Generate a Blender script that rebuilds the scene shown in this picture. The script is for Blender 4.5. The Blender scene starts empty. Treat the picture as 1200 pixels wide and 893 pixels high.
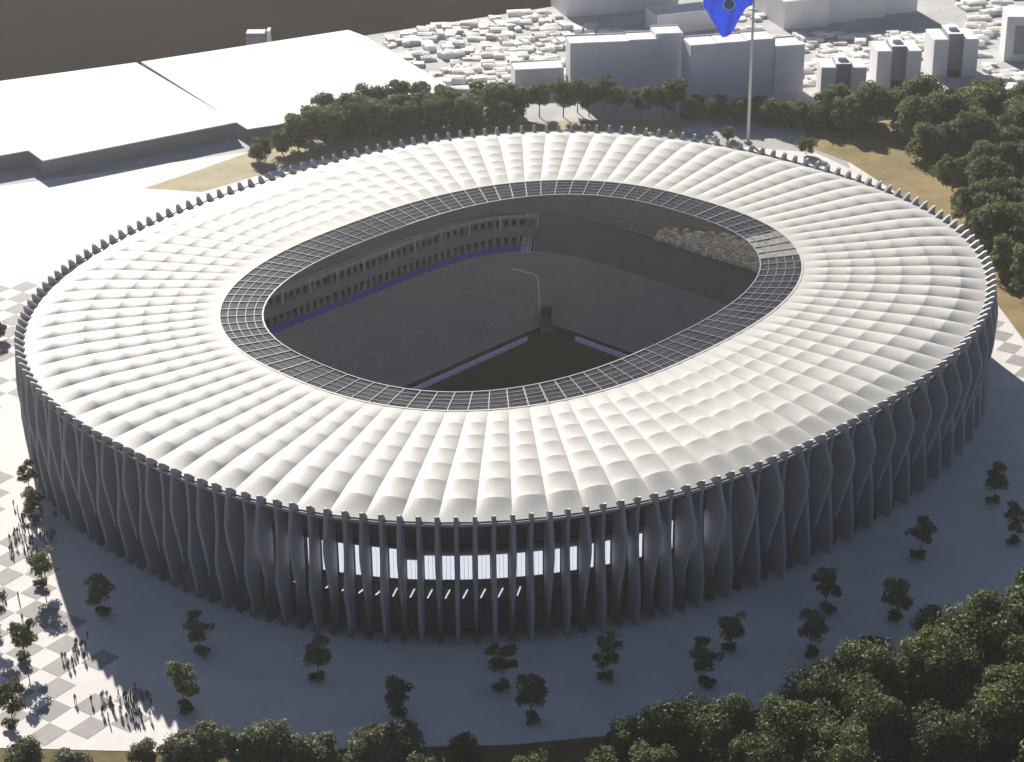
import bpy, bmesh, math, random
from math import sin, cos, pi, radians
from mathutils import Vector, Matrix
random.seed(7)
S = bpy.context.scene
COL = S.collection

# ---------------------------------------------------------------- camera, sky, sun, exposure
cam_d = bpy.data.cameras.new('camera'); cam = bpy.data.objects.new('camera', cam_d); COL.objects.link(cam)
S.camera = cam
PITCH, ROLL, F_PX = 0.441974, -0.0076858, 2500.0
fw = Vector((0, cos(PITCH), -sin(PITCH))); rt = Vector((1, 0, 0)); up = rt.cross(fw)
r2 = rt*cos(ROLL) + up*sin(ROLL); u2 = up*cos(ROLL) - rt*sin(ROLL)
CAM = Vector((-1.7536, -61.158, 31.763)) - fw*499.129
cam.matrix_world = Matrix(((r2.x, u2.x, -fw.x, CAM.x), (r2.y, u2.y, -fw.y, CAM.y), (r2.z, u2.z, -fw.z, CAM.z), (0, 0, 0, 1)))
cam_d.sensor_width = 36; cam_d.lens = F_PX/1200*36; cam_d.clip_end = 20000; cam_d.clip_start = 1

SUN_EL, SUN_AZ = radians(24), radians(108)
w = bpy.data.worlds.new('World'); S.world = w; w.use_nodes = True
nt = w.node_tree; bg = nt.nodes['Background']
sky = nt.nodes.new('ShaderNodeTexSky'); sky.sky_type = 'NISHITA'; sky.sun_disc = False
sky.air_density = .5; sky.dust_density = .3; sky.sun_elevation = SUN_EL; sky.sun_rotation = pi/2 - SUN_AZ
nt.links.new(sky.outputs[0], bg.inputs[0]); bg.inputs[1].default_value = 0.05
sd = bpy.data.lights.new('sun', 'SUN'); sd.energy = 5.0; sd.angle = radians(0.5); sd.color = (1, .94, .85)
sun = bpy.data.objects.new('sun', sd); COL.objects.link(sun)
sun.rotation_euler = Vector((-cos(SUN_AZ)*cos(SUN_EL), -sin(SUN_AZ)*cos(SUN_EL), -sin(SUN_EL))).to_track_quat('-Z', 'Y').to_euler()
S.view_settings.view_transform = 'Standard'; S.view_settings.look = 'None'
S.view_settings.exposure = 0.78; S.view_settings.gamma = 1

# ---------------------------------------------------------------- materials
def mat(name, col, rough=.7, var=.12, scale=.3, emis=None, estr=0, alpha=1, metal=0, spec=.4, trans=0, bump=0, col2=None, objvar=0, detail=4):
    m = bpy.data.materials.new(name); m.use_nodes = True
    t = m.node_tree; b = t.nodes['Principled BSDF']; L = t.links.new
    b.inputs['Roughness'].default_value = rough; b.inputs['Metallic'].default_value = metal
    b.inputs['Specular IOR Level'].default_value = spec; b.inputs['Alpha'].default_value = alpha
    tc = t.nodes.new('ShaderNodeNewGeometry')
    nz = t.nodes.new('ShaderNodeTexNoise'); nz.inputs['Scale'].default_value = scale; nz.inputs['Detail'].default_value = detail
    nz.inputs['Roughness'].default_value = .65
    L(tc.outputs['Position'], nz.inputs['Vector'])
    mr = t.nodes.new('ShaderNodeMapRange'); mr.inputs['From Min'].default_value = .3; mr.inputs['From Max'].default_value = .7
    L(nz.outputs['Fac'], mr.inputs['Value'])
    mx = t.nodes.new('ShaderNodeMix'); mx.data_type = 'RGBA'
    c2 = col2 if col2 else tuple(c*(1-2*var) for c in col)
    c1 = col if col2 else tuple(min(1, c*(1+var)) for c in col)
    mx.inputs['A'].default_value = (*c1, 1); mx.inputs['B'].default_value = (*c2, 1)
    L(mr.outputs[0], mx.inputs['Factor'])
    out = mx.outputs['Result']
    if objvar:
        oi = t.nodes.new('ShaderNodeObjectInfo'); hs = t.nodes.new('ShaderNodeHueSaturation')
        m2 = t.nodes.new('ShaderNodeMapRange'); m2.inputs['To Min'].default_value = 1-objvar; m2.inputs['To Max'].default_value = 1+objvar
        L(oi.outputs['Random'], m2.inputs['Value']); L(m2.outputs[0], hs.inputs['Value']); L(out, hs.inputs['Color']); out = hs.outputs[0]
    L(out, b.inputs['Base Color'])
    if bump:
        bp = t.nodes.new('ShaderNodeBump'); bp.inputs['Strength'].default_value = bump; L(nz.outputs['Fac'], bp.inputs['Height']); L(bp.outputs[0], b.inputs['Normal'])
    if emis:
        b.inputs['Emission Color'].default_value = (*emis, 1); b.inputs['Emission Strength'].default_value = estr
    if trans:
        tr = t.nodes.new('ShaderNodeBsdfTranslucent'); L(out, tr.inputs['Color'])
        ms = t.nodes.new('ShaderNodeMixShader'); ms.inputs[0].default_value = trans
        L(b.outputs[0], ms.inputs[1]); L(tr.outputs[0], ms.inputs[2]); L(ms.outputs[0], t.nodes['Material Output'].inputs['Surface'])
    return m
M = dict(
    membrane=mat('white_membrane', (.82, .80, .755), .55, .03, .10, spec=.2, trans=.26, objvar=.025),
    fin=mat('grey_concrete_fin', (.33, .32, .345), .75, .06, .25, objvar=.05),
    sunlit_top_post=mat('sunlit_top_post', (.62, .60, .58), .7, .05),  # fin tops with sunlight put into the colour; also pale posts and struts
    wall=mat('dark_facade_wall', (.075, .08, .11), .35, .2, .2),
    slab=mat('floor_slab', (.06, .058, .055), .7, .1),
    truss=mat('brown_truss', (.10, .075, .05), .7, .2, .5),
    litwin=mat('lit_window', (.7, .72, .8), .4, .08, 1.2, emis=(.88, .91, 1), estr=.46),
    glass=mat('dark_ring_glass', (.03, .032, .042), .25, .25, .5, alpha=.6, spec=.5),
    glare_glass=mat('glare_ring_glass', (.42, .41, .38), .5, .25, .6, alpha=.62),  # ring glass with sun and sky glare painted into the colour
    steel=mat('pale_steel', (.28, .28, .31), .5, .12, .8),
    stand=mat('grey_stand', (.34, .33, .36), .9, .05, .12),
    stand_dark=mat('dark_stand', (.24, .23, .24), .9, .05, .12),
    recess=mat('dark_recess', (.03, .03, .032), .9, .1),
    band=mat('gallery_band', (.30, .29, .28), .8, .1),
    blue=mat('blue_ribbon', (.02, .02, .25), .5, .25, .4, emis=(.12, .12, .9), estr=.03),
    board=mat('lilac_board', (.30, .30, .48), .5, .1, .4, emis=(.4, .4, .8), estr=.05),
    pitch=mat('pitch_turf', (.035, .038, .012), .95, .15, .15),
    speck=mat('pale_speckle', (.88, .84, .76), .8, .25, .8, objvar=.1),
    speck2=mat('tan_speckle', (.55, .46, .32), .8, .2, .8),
    plaza=mat('pale_paving', (.76, .72, .70), .8, .06, .08),
    slabg=mat('grey_paving', (.36, .34, .34), .8, .06, .5, objvar=.08),
    lawn=mat('olive_lawn', (.15, .12, .04), .95, .15, .2),
    grass=mat('dry_grass', (.34, .25, .105), .95, .12, .12, col2=(.20, .155, .06)),
    path=mat('pale_path', (.42, .41, .40), .85, .06, .1),
    sand=mat('sand_ground', (.50, .42, .27), .9, .1, .1, col2=(.34, .29, .16)),
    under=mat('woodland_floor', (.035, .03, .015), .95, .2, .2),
    city=mat('pale_city_ground', (.62, .61, .60), .9, .1, .06, col2=(.36, .37, .39), detail=8),
    dark=mat('dark_brown_ground', (.020, .014, .012), 1, .2, .012, col2=(.008, .006, .006), spec=0),
    white=mat('white_plaster', (.86, .85, .83), .8, .03, .06),
    grey=mat('grey_plaster', (.68, .675, .69), .85, .04, .08),
    greyd=mat('darker_grey_plaster', (.30, .29, .29), .85, .05, .08),
    house=mat('melted_house', (.80, .78, .75), .85, .10, .25, objvar=.12, bump=.3),
    lilac=mat('lilac_cladding', (.20, .18, .25), .6, .2, .3),
    pale=mat('pale_lilac_panel', (.55, .52, .62), .6, .2, .3),  # plain pale lilac colour
    bark=mat('bark', (.16, .12, .08), .9, .2, 1.5),
    leaf=mat('green_leaves', (.21, .215, .09), .7, .2, .35, trans=.40, objvar=.28, col2=(.10, .12, .048)),
    leafd=mat('dark_leaves', (.15, .18, .06), .6, .2, .35, trans=.36, objvar=.3, col2=(.055, .078, .028)),
    leafp=mat('pale_leaves', (.22, .22, .125), .6, .2, .35, trans=.30, objvar=.15, col2=(.10, .12, .055)),
    pole=mat('flagpole_paint', (.62, .60, .55), .45, .05),
    flag=mat('blue_flag_cloth', (.012, .055, .62), .7, .12, .3, trans=.35),
    emb=mat('emblem_pale', (.14, .38, .62), .7, .05), embd=mat('emblem_dark', (.01, .03, .16), .7, .05),
    c_dark=mat('dark_clothes', (.03, .03, .04), .8, .1), c_blue=mat('blue_clothes', (.06, .09, .20), .8, .1),
    c_white=mat('pale_clothes', (.55, .52, .5), .8, .1), c_red=mat('maroon_clothes', (.22, .06, .05), .8, .1),
    box=mat('black_box', (.006, .006, .008), .8, .1), tan=mat('tan_steps', (.14, .12, .09), .85, .1),
)

# ---------------------------------------------------------------- helpers
def tag(o, label=None, cat=None, group=None, kind=None):
    if label: o['label'] = label
    if cat: o['category'] = cat
    if group: o['group'] = group
    if kind: o['kind'] = kind
    return o
def link(name, me, parent=None, loc=(0, 0, 0), rz=0):
    o = bpy.data.objects.new(name, me); COL.objects.link(o); o.location = loc; o.rotation_euler = (0, 0, rz)
    if parent: o.parent = parent
    return o
def empty(name, loc=(0, 0, 0), rz=0): return link(name, None, None, loc, rz)
class MB:
    def __init__(s): s.v = []; s.f = []; s.mi = []
    def add(s, vs, fs, mi=0):
        k = len(s.v); s.v += [tuple(v) for v in vs]; s.f += [tuple(i+k for i in f) for f in fs]; s.mi += [mi]*len(fs)
    def box(s, x0, x1, y0, y1, z0, z1, rot=0, org=(0, 0), mi=0):
        P = [(x0, y0), (x1, y0), (x1, y1), (x0, y1)]
        c, q = cos(rot), sin(rot)
        P = [(org[0]+x*c-y*q, org[1]+x*q+y*c) for x, y in P]
        s.add([(x, y, z0) for x, y in P]+[(x, y, z1) for x, y in P], [(3, 2, 1, 0), (4, 5, 6, 7), (0, 1, 5, 4), (1, 2, 6, 5), (2, 3, 7, 6), (3, 0, 4, 7)], mi)
    def prism(s, P, z0, z1, mi=0):
        n = len(P)
        s.add([(x, y, z0) for x, y in P]+[(x, y, z1) for x, y in P], [tuple(range(n))[::-1], tuple(range(n, 2*n))]+[(i, (i+1) % n, n+(i+1) % n, n+i) for i in range(n)], mi)
    def bar(s, a, b, r, n=6, r2=None, mi=0):
        a, b = Vector(a), Vector(b); d = (b-a).normalized(); r2 = r if r2 is None else r2
        u = d.orthogonal().normalized(); w_ = d.cross(u)
        vs = [a+(u*cos(t)+w_*sin(t))*r for t in [2*pi*i/n for i in range(n)]]+[b+(u*cos(t)+w_*sin(t))*r2 for t in [2*pi*i/n for i in range(n)]]
        s.add(vs, [(i, (i+1) % n, n+(i+1) % n, n+i) for i in range(n)]+[tuple(range(n))[::-1], tuple(range(n, 2*n))], mi)
    def mesh(s, name, mats, smooth=False):
        me = bpy.data.meshes.new(name); me.from_pydata(s.v, [], s.f)
        for m in (mats if isinstance(mats, list) else [mats]): me.materials.append(m)
        if any(s.mi): me.polygons.foreach_set('material_index', s.mi)
        if smooth: me.polygons.foreach_set('use_smooth', [True]*len(me.polygons))
        me.update(); return me
    def build(s, name, mats, parent=None, smooth=False, loc=(0, 0, 0), rz=0): return link(name, s.mesh(name, mats, smooth), parent, loc, rz)
def copy_thing(src, loc, rz=0, scale=1, **kw):
    r = src.copy(); COL.objects.link(r); r.location = loc; r.rotation_euler = (0, 0, rz)
    r.scale = (scale, scale, scale) if not isinstance(scale, tuple) else scale
    for k, v in kw.items(): r['category' if k == 'cat' else k] = v
    for ch in src.children:
        c = ch.copy(); COL.objects.link(c); c.parent = r
        for g in ch.children:
            d = g.copy(); COL.objects.link(d); d.parent = c
    return r
def sheet(name, P, z, m, kind='structure'):
    b = MB(); b.add([(x, y, z) for x, y in P], [tuple(range(len(P)))]); o = b.build(name, m); o['kind'] = kind; return o

# ---------------------------------------------------------------- oval curves of the stadium
PHI = 0.819145
RIM = 31.76
cP, sP = cos(PHI), sin(PHI)
def ln2xy(l, n): return (l*cP-n*sP, l*sP+n*cP)
def sup(a, b, n, t):
    c, s = cos(t), sin(t)
    return (a*math.copysign(abs(c)**(2/n), c), b*math.copysign(abs(s)**(2/n), s))
def ring(a, b, n, N, off=0.0):
    """N points evenly spaced by length round a superellipse, with outward normals."""
    K = 4096
    P = [sup(a, b, n, 2*pi*i/K) for i in range(K+1)]
    L = [0]
    for i in range(K): L.append(L[-1]+math.dist(P[i], P[i+1]))
    out = []; j = 0
    for k in range(N):
        d = (k+off)/N*L[-1]
        while j < K-1 and L[j+1] < d: j += 1
        t = (d-L[j])/max(1e-9, L[j+1]-L[j])
        x = P[j][0]*(1-t)+P[j+1][0]*t; y = P[j][1]*(1-t)+P[j+1][1]*t
        i0, i1 = max(0, j-6), min(K, j+7)
        dx, dy = P[i1][0]-P[i0][0], P[i1][1]-P[i0][1]; m = math.hypot(dx, dy)
        nx, ny = dy/m, -dx/m
        X, Y = ln2xy(x, y); NX, NY = ln2xy(nx, ny)
        out.append((X, Y, NX, NY))
    return out
A_O, B_O, N_O = 128.0, 111.4, 2.347
A_I, B_I, N_I = 79.1, 63.2, 2.438
A_P, B_P, N_P = 68.5, 51.3, 2.568
NB = 98                      # roof bays
NF = NB*2                    # fins

# ---------------------------------------------------------------- ground
sheet('ground', [(-9000, -9000), (9000, -9000), (9000, 9000), (-9000, 9000)], -14.0, M['dark'])
def platform(name, P, z, m, z0=-14.5, hole=None):
    """a ground slab with the stadium pit cut out when hole is a ring of points"""
    bm = bmesh.new()
    vo = [bm.verts.new((x, y, z)) for x, y in P]
    eo = [bm.edges.new((vo[i], vo[(i+1) % len(vo)])) for i in range(len(vo))]
    if hole:
        vh = [bm.verts.new((x, y, z)) for x, y in hole]
        eo += [bm.edges.new((vh[i], vh[(i+1) % len(vh)])) for i in range(len(vh))]
    bmesh.ops.triangle_fill(bm, use_beauty=True, use_dissolve=False, edges=eo)
    lo = [bm.verts.new((x, y, z0)) for x, y in P]
    for i in range(len(P)):
        j = (i+1) % len(P); bm.faces.new((vo[i], vo[j], lo[j], lo[i]))
    bmesh.ops.recalc_face_normals(bm, faces=bm.faces)
    me = bpy.data.meshes.new(name); bm.to_mesh(me); bm.free(); me.materials.append(m)
    for p in me.polygons:
        if abs(p.normal.z) > .9 and p.normal.z < 0: p.flip()
    o = link(name, me); o['kind'] = 'structure'; return o
hole = [(x, y) for x, y, _, _ in ring(119, 102, 2.35, 96)]
platform('city_ground', [(-700, -20), (-700, 1), (-194.3, 266), (-61.7, 337), (17.7, 380), (700, 752), (2500, 1300), (2500, -1500), (-2500, -1500), (-2500, -700)], 0, M['city'], hole=hole)
PZ = [(-420, -161.5), (-103.5, -161.9), (-69.5, -163.8), (-2.3, -162), (34, -156.5), (73, -138.5), (118, -107), (190, -72), (190, 20), (141, 29.3), (138, 65.8), (135, 92.6), (131, 120.1), (125, 149.1), (114, 178.8), (101.6, 195.2), (60, 206), (0, 212), (-78, 200), (-200, 150), (-420, 60)]
plaza = platform('plaza', PZ, .10, M['plaza'], z0=0.02, hole=hole)
sheet('lawn', [(-420, -300), (400, -300), (400, 30), (190, 20), (190, -72), (118, -107.2), (73, -138.7), (34, -156.7), (-2.3, -162.2), (-69.5, -164), (-103.5, -162.1), (-420, -161.7)], .05, M['lawn'])
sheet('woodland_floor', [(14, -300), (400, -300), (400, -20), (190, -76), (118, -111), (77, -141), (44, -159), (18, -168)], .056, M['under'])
# dry grass slope on the right, a low rolling bank
b = MB()
gx = [(101.6, 195.4), (114.2, 179.0), (125.2, 149.3), (131.2, 120.3), (135.2, 92.6), (138.2, 65.8), (141.2, 29.5)]
gy = [(104, 214), (140, 226), (186, 226), (206, 190), (222, 150), (236, 100), (246, 40)]
NG, MG = 36, 30
def lerp_poly(P, t):
    t *= len(P)-1; i = min(int(t), len(P)-2); t -= i
    return (P[i][0]*(1-t)+P[i+1][0]*t, P[i][1]*(1-t)+P[i+1][1]*t)
def bank_z(u, v): return .06+3.2*(sin(min(1, v*3)*pi/2)**2)*min(1, 4*u)*min(1, 5*(1-u))*(.8+.3*sin(u*11+v*5))*min(1, (1-v)*6)
for i in range(NG+1):
    a, c = lerp_poly(gx, i/NG), lerp_poly(gy, i/NG)
    for j in range(MG+1):
        v = j/MG; b.v.append((a[0]*(1-v)+c[0]*v, a[1]*(1-v)+c[1]*v, bank_z(i/NG, v)+random.uniform(-.05, .05)*(0 < v < 1)))
for i in range(NG):
    for j in range(MG):
        k = i*(MG+1)+j; b.f.append((k, k+1, k+MG+2, k+MG+1)); b.mi.append(0)
o = b.build('grass_bank', M['grass'], smooth=True); o['kind'] = 'structure'
sheet('sand_strip', [(-124, 158), (-112, 171), (-84, 204), (-40, 224), (60, 226), (60, 200.5), (0, 204.5), (-72, 184), (-104, 154)], .112, M['sand'])
sheet('footpath', [(62, 201), (104, 188.5), (113.5, 172), (113.8, 179), (101.6, 195.3), (97, 201), (66, 209)], .116, M['path'])

# paving slabs of the checkered plaza
sl = MB(); sl.box(-3.1, 3.1, -2.6, 2.6, 0, .035); slab_me = sl.mesh('paving_slab', M['slabg'])
ang = radians(55); ca, sa = cos(ang), sin(ang)
cand = []
for i in range(-70, 70):
    for j in range(-70, 70):
        if (i+j) % 2 and not ((i*7+j*13) % 17 == 0): continue
        if (i*5+j*3) % 11 == 0 and (i+j) % 2 == 0: continue
        x = -92.4+(i+.5)*6.4*ca+(j+.5)*5.3*sa; y = -139.7+(i+.5)*6.4*sa-(j+.5)*5.3*ca
        rr = (abs((x*cP+y*sP)/(A_O+7))**2.35+abs((-x*sP+y*cP)/(B_O+7))**2.35)
        if rr < 1: continue
        if (-200 < x < -70 and -157.5 < y < 75 and (y > -60 or x < -96+(-112-y)*.62)) or (118 < x < 139 and -5 < y < 60) :
            cand.append((math.dist((x, y, 0), CAM), x, y))
cand.sort()
for d, x, y in cand[:300]:
    link('paving_slab', slab_me, plaza, (x, y, .104), ang)
if len(cand) > 300:
    b = MB()
    for d, x, y in cand[300:]: b.box(-3.1, 3.1, -2.6, 2.6, .104, .139, ang, (x, y))
    o = b.build('paving_slab', M['slabg'], plaza); o['kind'] = 'stuff'

# ---------------------------------------------------------------- stadium
st = tag(empty('stadium'), 'huge oval stadium with white pillowed membrane roof and grey vertical facade fins', 'stadium')
RO = ring(A_O, B_O, N_O, NF)
# fins
def sm(t): t = max(0, min(1, t)); return t*t*(3-2*t)
def pl(pts, z):
    for (z0, v0), (z1, v1) in zip(pts, pts[1:]):
        if z0 >= z >= z1:
            t = (z0-z)/(z0-z1); return v0+(v1-v0)*t
    return pts[-1][1]
def fin_mesh(kind, s, g):
    b = MB(); nz = 16; th = .46
    if kind == 0:      # bulges high, tapers towards the foot
        pr = [(RIM, 0), (RIM-5, .9+.9*s), (RIM-8.5+s, 1.5+1.6*s), (RIM-11, 1.4+1.3*s), (0, -3.3)]
    else:              # slim above, bulges low
        pr = [(RIM, 0), (RIM-5, -.4-.4*s), (RIM-12, -.3-.5*s), (12-6*s, 1.0-.1*s), (0, -1.6+2.6*s)]
    zs = [RIM*(1-i/nz) for i in range(nz+1)]
    def o_(z):          # softened kinks
        return sum(pl(pr, min(RIM, max(0, z+d))) for d in (-1.2, -.6, 0, .6, 1.2))/5
    for z in zs:
        o = o_(z)*g if z < RIM-.5 else 0
        e = .30
        top = z > RIM-.1
        for x, y in ((-4.1, -th), (-3.0, -th), (-.9, -th), (o-e, -th), (o, -th*.45), (o, th*.45), (o-e, th), (-.9, th), (-3.0, th), (-4.1, th)):
            b.v.append((x, y, z-(3.4 if x < -4 else 2.1 if x < -2.5 else .3 if x < -.8 and abs(y) >= th else 0)*(1 if top else 0) - (2.0 if (x < -4 and RIM-3 < z < RIM-.1) else 0)))
    for i in range(nz):
        for k in range(10):
            a = i*10+k; c = i*10+(k+1) % 10; b.f.append((a, a+10, c+10, c)); b.mi.append(0)
    b.f += [(0, 1, 8, 9), (1, 2, 7, 8), (2, 3, 4, 5, 6, 7)]; b.mi += [1, 1, 1]  # top faces coloured paler, as if sunlit
    b.f.append(tuple(nz*10+k for k in (9, 8, 7, 6, 5, 4, 3, 2, 1, 0))); b.mi.append(0)
    return b.mesh('fin', [M['fin'], M['sunlit_top_post']])
FM = {(k, q, g): fin_mesh(k, q/4, .2+.2*g) for k in (0, 1) for q in range(5) for g in range(5)}
for i, (x, y, nx, ny) in enumerate(RO):
    s = max(0, min(1, (nx*.8-ny*.3-.15)*1.6)) if ny < .3 else .3
    f = link('fin', FM[(i % 2, int(round(s*4)), int(round(max(0, min(4, (-ny/.62-.2)/.2*(.62 if nx < -.35 else 1))))))], st, (x, y, 0), math.atan2(ny, nx))
# inner facade drum, floors
def band_mesh(R, off0, z0, off1, z1, thick=0, closed=True):
    b = MB(); n = len(R)
    for x, y, nx, ny in R: b.v += [(x+nx*off0, y+ny*off0, z0), (x+nx*off1, y+ny*off1, z1)]
    for i in range(n if closed else n-1):
        j = (i+1) % n; b.f.append((2*i, 2*j, 2*j+1, 2*i+1)); b.mi.append(0)
    return b
def boxring(R, o0, o1, z0, z1, closed=True):
    b = MB(); n = len(R)
    for x, y, nx, ny in R: b.v += [(x+nx*o0, y+ny*o0, z0), (x+nx*o1, y+ny*o1, z0), (x+nx*o1, y+ny*o1, z1), (x+nx*o0, y+ny*o0, z1)]
    for i in range(n if closed else n-1):
        j = (i+1) % n
        for k in range(4):
            m = (k+1) % 4; b.f.append((4*i+k, 4*j+k, 4*j+m, 4*i+m)); b.mi.append(0)
    if not closed: b.f += [(0, 1, 2, 3), tuple(4*(n-1)+k for k in (3, 2, 1, 0))]; b.mi += [0, 0]
    return b
boxring(RO, -5.9, -5.3, -.5, RIM-3.1).build('facade_wall', M['wall'], st)
for z in (1.2, 8.2, 12.6, 21.5, 27.2):
    boxring(RO, -5.29, -4.3, z, z+.55).build('floor_slab', M['slab'], st)
boxring(RO, -5.28, -3.0, RIM-4.4, RIM-3.6).build('edge_truss', M['truss'], st)
boxring(RO, -2.3, -.5, RIM-3.0, RIM-2.6).build('rim_gutter', M['slab'], st); boxring(RO, -.75, -.51, RIM-2.59, RIM-1.95).build('gutter_lip', M['fin'], st)
RM = ring(A_O, B_O, N_O, NF, .5)
mull = MB(); mull.box(-.12, .12, -.12, .12, 0, 25); mull_me = mull.mesh('mullion', M['slab'])
front = [i for i in range(NF) if RM[i][3] < -.55 and -62 < RM[i][0] < 62]
for i in front[::2]:
    x, y, nx, ny = RM[i]; o = link('mullion', mull_me, st, (x-nx*5.15, y-ny*5.15, 1.75), math.atan2(ny, nx))
# lit windows between fins on the camera side, hung inside the facade
wn = 0
for i in range(NF):
    x, y, nx, ny = RM[i]
    if ny > -.4: continue
    if not (-60 < x < 46): continue
    r = random.random(); h1, h0 = 19.8, 14.1
    if x < -22: h1 = 20.8+(-22-x)*.05; h0 = 14.0
    if x > 30: h1 = 21.0; h0 = 14.2
    if -25 < x < -20: h1 = 18.6
    hw = 1.3 if abs(x) < 45 else .9
    b = MB(); 
    for k in range(3):
        y0 = -hw+k*2*hw/3+.04; b.box(0, .08, y0, y0+2*hw/3-.08, h0, h1)
    b.build('lit_window', M['litwin'], st, loc=(x-nx*4.9, y-ny*4.9, 0), rz=math.atan2(ny, nx)); wn += 1
    if x < 4 or x > 22:
        b = MB()
        dz = 1.3 if -28 < x < 4 else .6
        b.bar((0, -.5-(.3 if x < 0 else 0), 9.6), (0, .2, 9.6+dz*1.6), .17, 5)
        b.build('light_strip', M['litwin'], st, loc=(x-nx*4.6, y-ny*4.6, 0), rz=math.atan2(ny, nx))
# membrane roof
RE = ring(A_O, B_O, N_O, NF); RI = ring(A_I, B_I, N_I, NF)
VF = [0, .155, .315, .47, .61, .74, .865, 1.0]     # arch rows from the rim inwards
def roof_base(v):
    return (RIM-2.0)+1.2*math.sin(min(1, v/.35)*pi/2)+.55*v
def amp(v): return .84*(1-.50*v)*(1 if v < .9 else max(.0, 1-(v-.9)*10)*.85+.15)
def bay_pt(b_, u, v):
    k0 = 2*b_; 
    def P(R, off):
        i0 = k0+int(u*2) if u < 1 else k0+2; t = u*2-int(u*2) if u < 1 else 0
        A, B = R[i0 % NF], R[(i0+1) % NF]
        return (A[0]+off*A[2])*(1-t)+(B[0]+off*B[2])*t, (A[1]+off*A[3])*(1-t)+(B[1]+off*B[3])*t
    xo, yo = P(RE, -1.45); xi, yi = P(RI, 0)
    return xo*(1-v)+xi*v, yo*(1-v)+yi*v
NU, NV = 10, 8
cells = []
for b_ in range(NB):
    for r in range(7):
        v0, v1 = VF[r], VF[r+1]
        vs = []
        for j in range(NV+1):
            q = j/NV; v = v0+(v1-v0)*q
            sag = 1-.42*(4*q*(1-q))**.8
            if r == 0: sag = .12+.88*q**1.5
            if r == 6 and q > .5: sag = .5
            for i in range(NU+1):
                u = i/NU; x, y = bay_pt(b_, u, v)
                vs.append((x, y, roof_base(v)+amp(v)*sag*(max(0, sin(pi*u))**.75)))
        fs = [(j*(NU+1)+i, j*(NU+1)+i+1, (j+1)*(NU+1)+i+1, (j+1)*(NU+1)+i) for j in range(NV) for i in range(NU)]
        c = Vector(vs[len(vs)//2]); a = (Vector(vs[0])-Vector(vs[NU])).length*(Vector(vs[0])-Vector(vs[-NU-1])).length
        view = (CAM-c); sc = a*abs(view.normalized().z)/view.length_squared
        cells.append((sc, vs, fs))
cells.sort(key=lambda t: -t[0])
roof = tag(boxring(ring(A_I, B_I, N_I, NF), -.35, .15, RIM-.75, RIM-.12).build('roof_ring_beam', M['membrane'], st), None)
def up_normals(me):
    if me.polygons[0].normal.z < 0: me.flip_normals()
for sc, vs, fs in cells[:300]:
    b = MB(); b.add(vs, fs); me = b.mesh('roof_panel', M['membrane'], True); up_normals(me); link('roof_panel', me, st)
b = MB()
for sc, vs, fs in cells[300:]: b.add(vs, fs)
me = b.mesh('roof_panel', M['membrane'], True); up_normals(me); o = link('roof_panel', me, st); o['kind'] = 'stuff'

# glass ring with its steel grid
R1 = ring(A_I, B_I, N_I, NB); R2 = ring(A_P, B_P, N_P, NB)
ZR = RIM-.35
zf = lambda t: ZR-.5*t
for i in range(NB):
    j = (i+1) % NB; a0, a1, b0, b1 = R1[i], R1[j], R2[i], R2[j]
    mid = ((a0[0]+b0[0])/2, (a0[1]+b0[1])/2); an = math.degrees(math.atan2(mid[1], mid[0]))
    glare = 11 < an < 25  # panels that carry the painted glare
    b = MB()
    NW = 5
    for k in range(NW):
        t0, t1 = (k+.04)/NW, (k+.96)/NW
        q = [(a0[0]+(b0[0]-a0[0])*t, a0[1]+(b0[1]-a0[1])*t) for t in (t0, t1)]; s_ = [(a1[0]+(b1[0]-a1[0])*t, a1[1]+(b1[1]-a1[1])*t) for t in (t0, t1)]
        tilt = random.uniform(-.08, .08)
        b.add([(*q[0], zf(t0)), (*s_[0], zf(t0)+tilt), (*s_[1], zf(t1)+tilt), (*q[1], zf(t1))], [(0, 1, 2, 3)])
    b.build('glass_panel', M['glare_glass'] if glare else M['glass'], st)
    b = MB(); b.bar((a0[0], a0[1], ZR+.1), (b0[0], b0[1], zf(1)+.1), .17, 4); b.build('ring_rib', M['steel'], st)
for t in (0.02, .2, .4, .6, .8, 1.0):
    b = MB(); r = .085 if t < 1 else .26
    pts = [(R1[i][0]+(R2[i][0]-R1[i][0])*t, R1[i][1]+(R2[i][1]-R1[i][1])*t, zf(t)+.08) for i in range(NB)]
    for i in range(NB): b.bar(pts[i], pts[(i+1) % NB], r, 4)
    b.build('ring_bar', M['steel'], st)

# bowl: stepped stands
def steps(c0, c1, n, m, name, arc=None, riser=.5):
    """stepped rows between two superellipses (hl, hn, exponent, z)"""
    N = 144; rows = []
    for k in range(n+1):
        t = k/n; z0 = c0[3]+(c1[3]-c0[3])*k/n
        hl, hn = c0[0]+(c1[0]-c0[0])*t, c0[1]+(c1[1]-c0[1])*t; e = c0[2]+(c1[2]-c0[2])*(t**.5)
        P = [ln2xy(*sup(hl, hn, e, 2*pi*i/N)) for i in range(N)]
        rows.append((P, z0))
    b = MB()
    idx = range(N) if arc is None else arc
    lines = []
    for k in range(n):
        lines.append((rows[k][0], rows[k][1])); lines.append((rows[k][0], rows[k+1][1])) 
    lines.append((rows[n][0], rows[n][1]))
    for P, z in lines: b.v += [(x, y, z) for x, y in P]
    for k in range(len(lines)-1):
        for i in idx:
            j = (i+1) % N; b.f.append((k*N+i, k*N+j, (k+1)*N+j, (k+1)*N+i)); b.mi.append(0)
    return b.build(name, m, st)
ZP = -11.2
pit = MB(); P = [ln2xy(*sup(84, 78, 5, 2*pi*i/96)) for i in range(96)]
pit.add([(x, y, ZP-.05) for x, y in P], [tuple(range(96))]); o = pit.build('bowl_floor', M['recess']); o['kind'] = 'structure'
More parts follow.
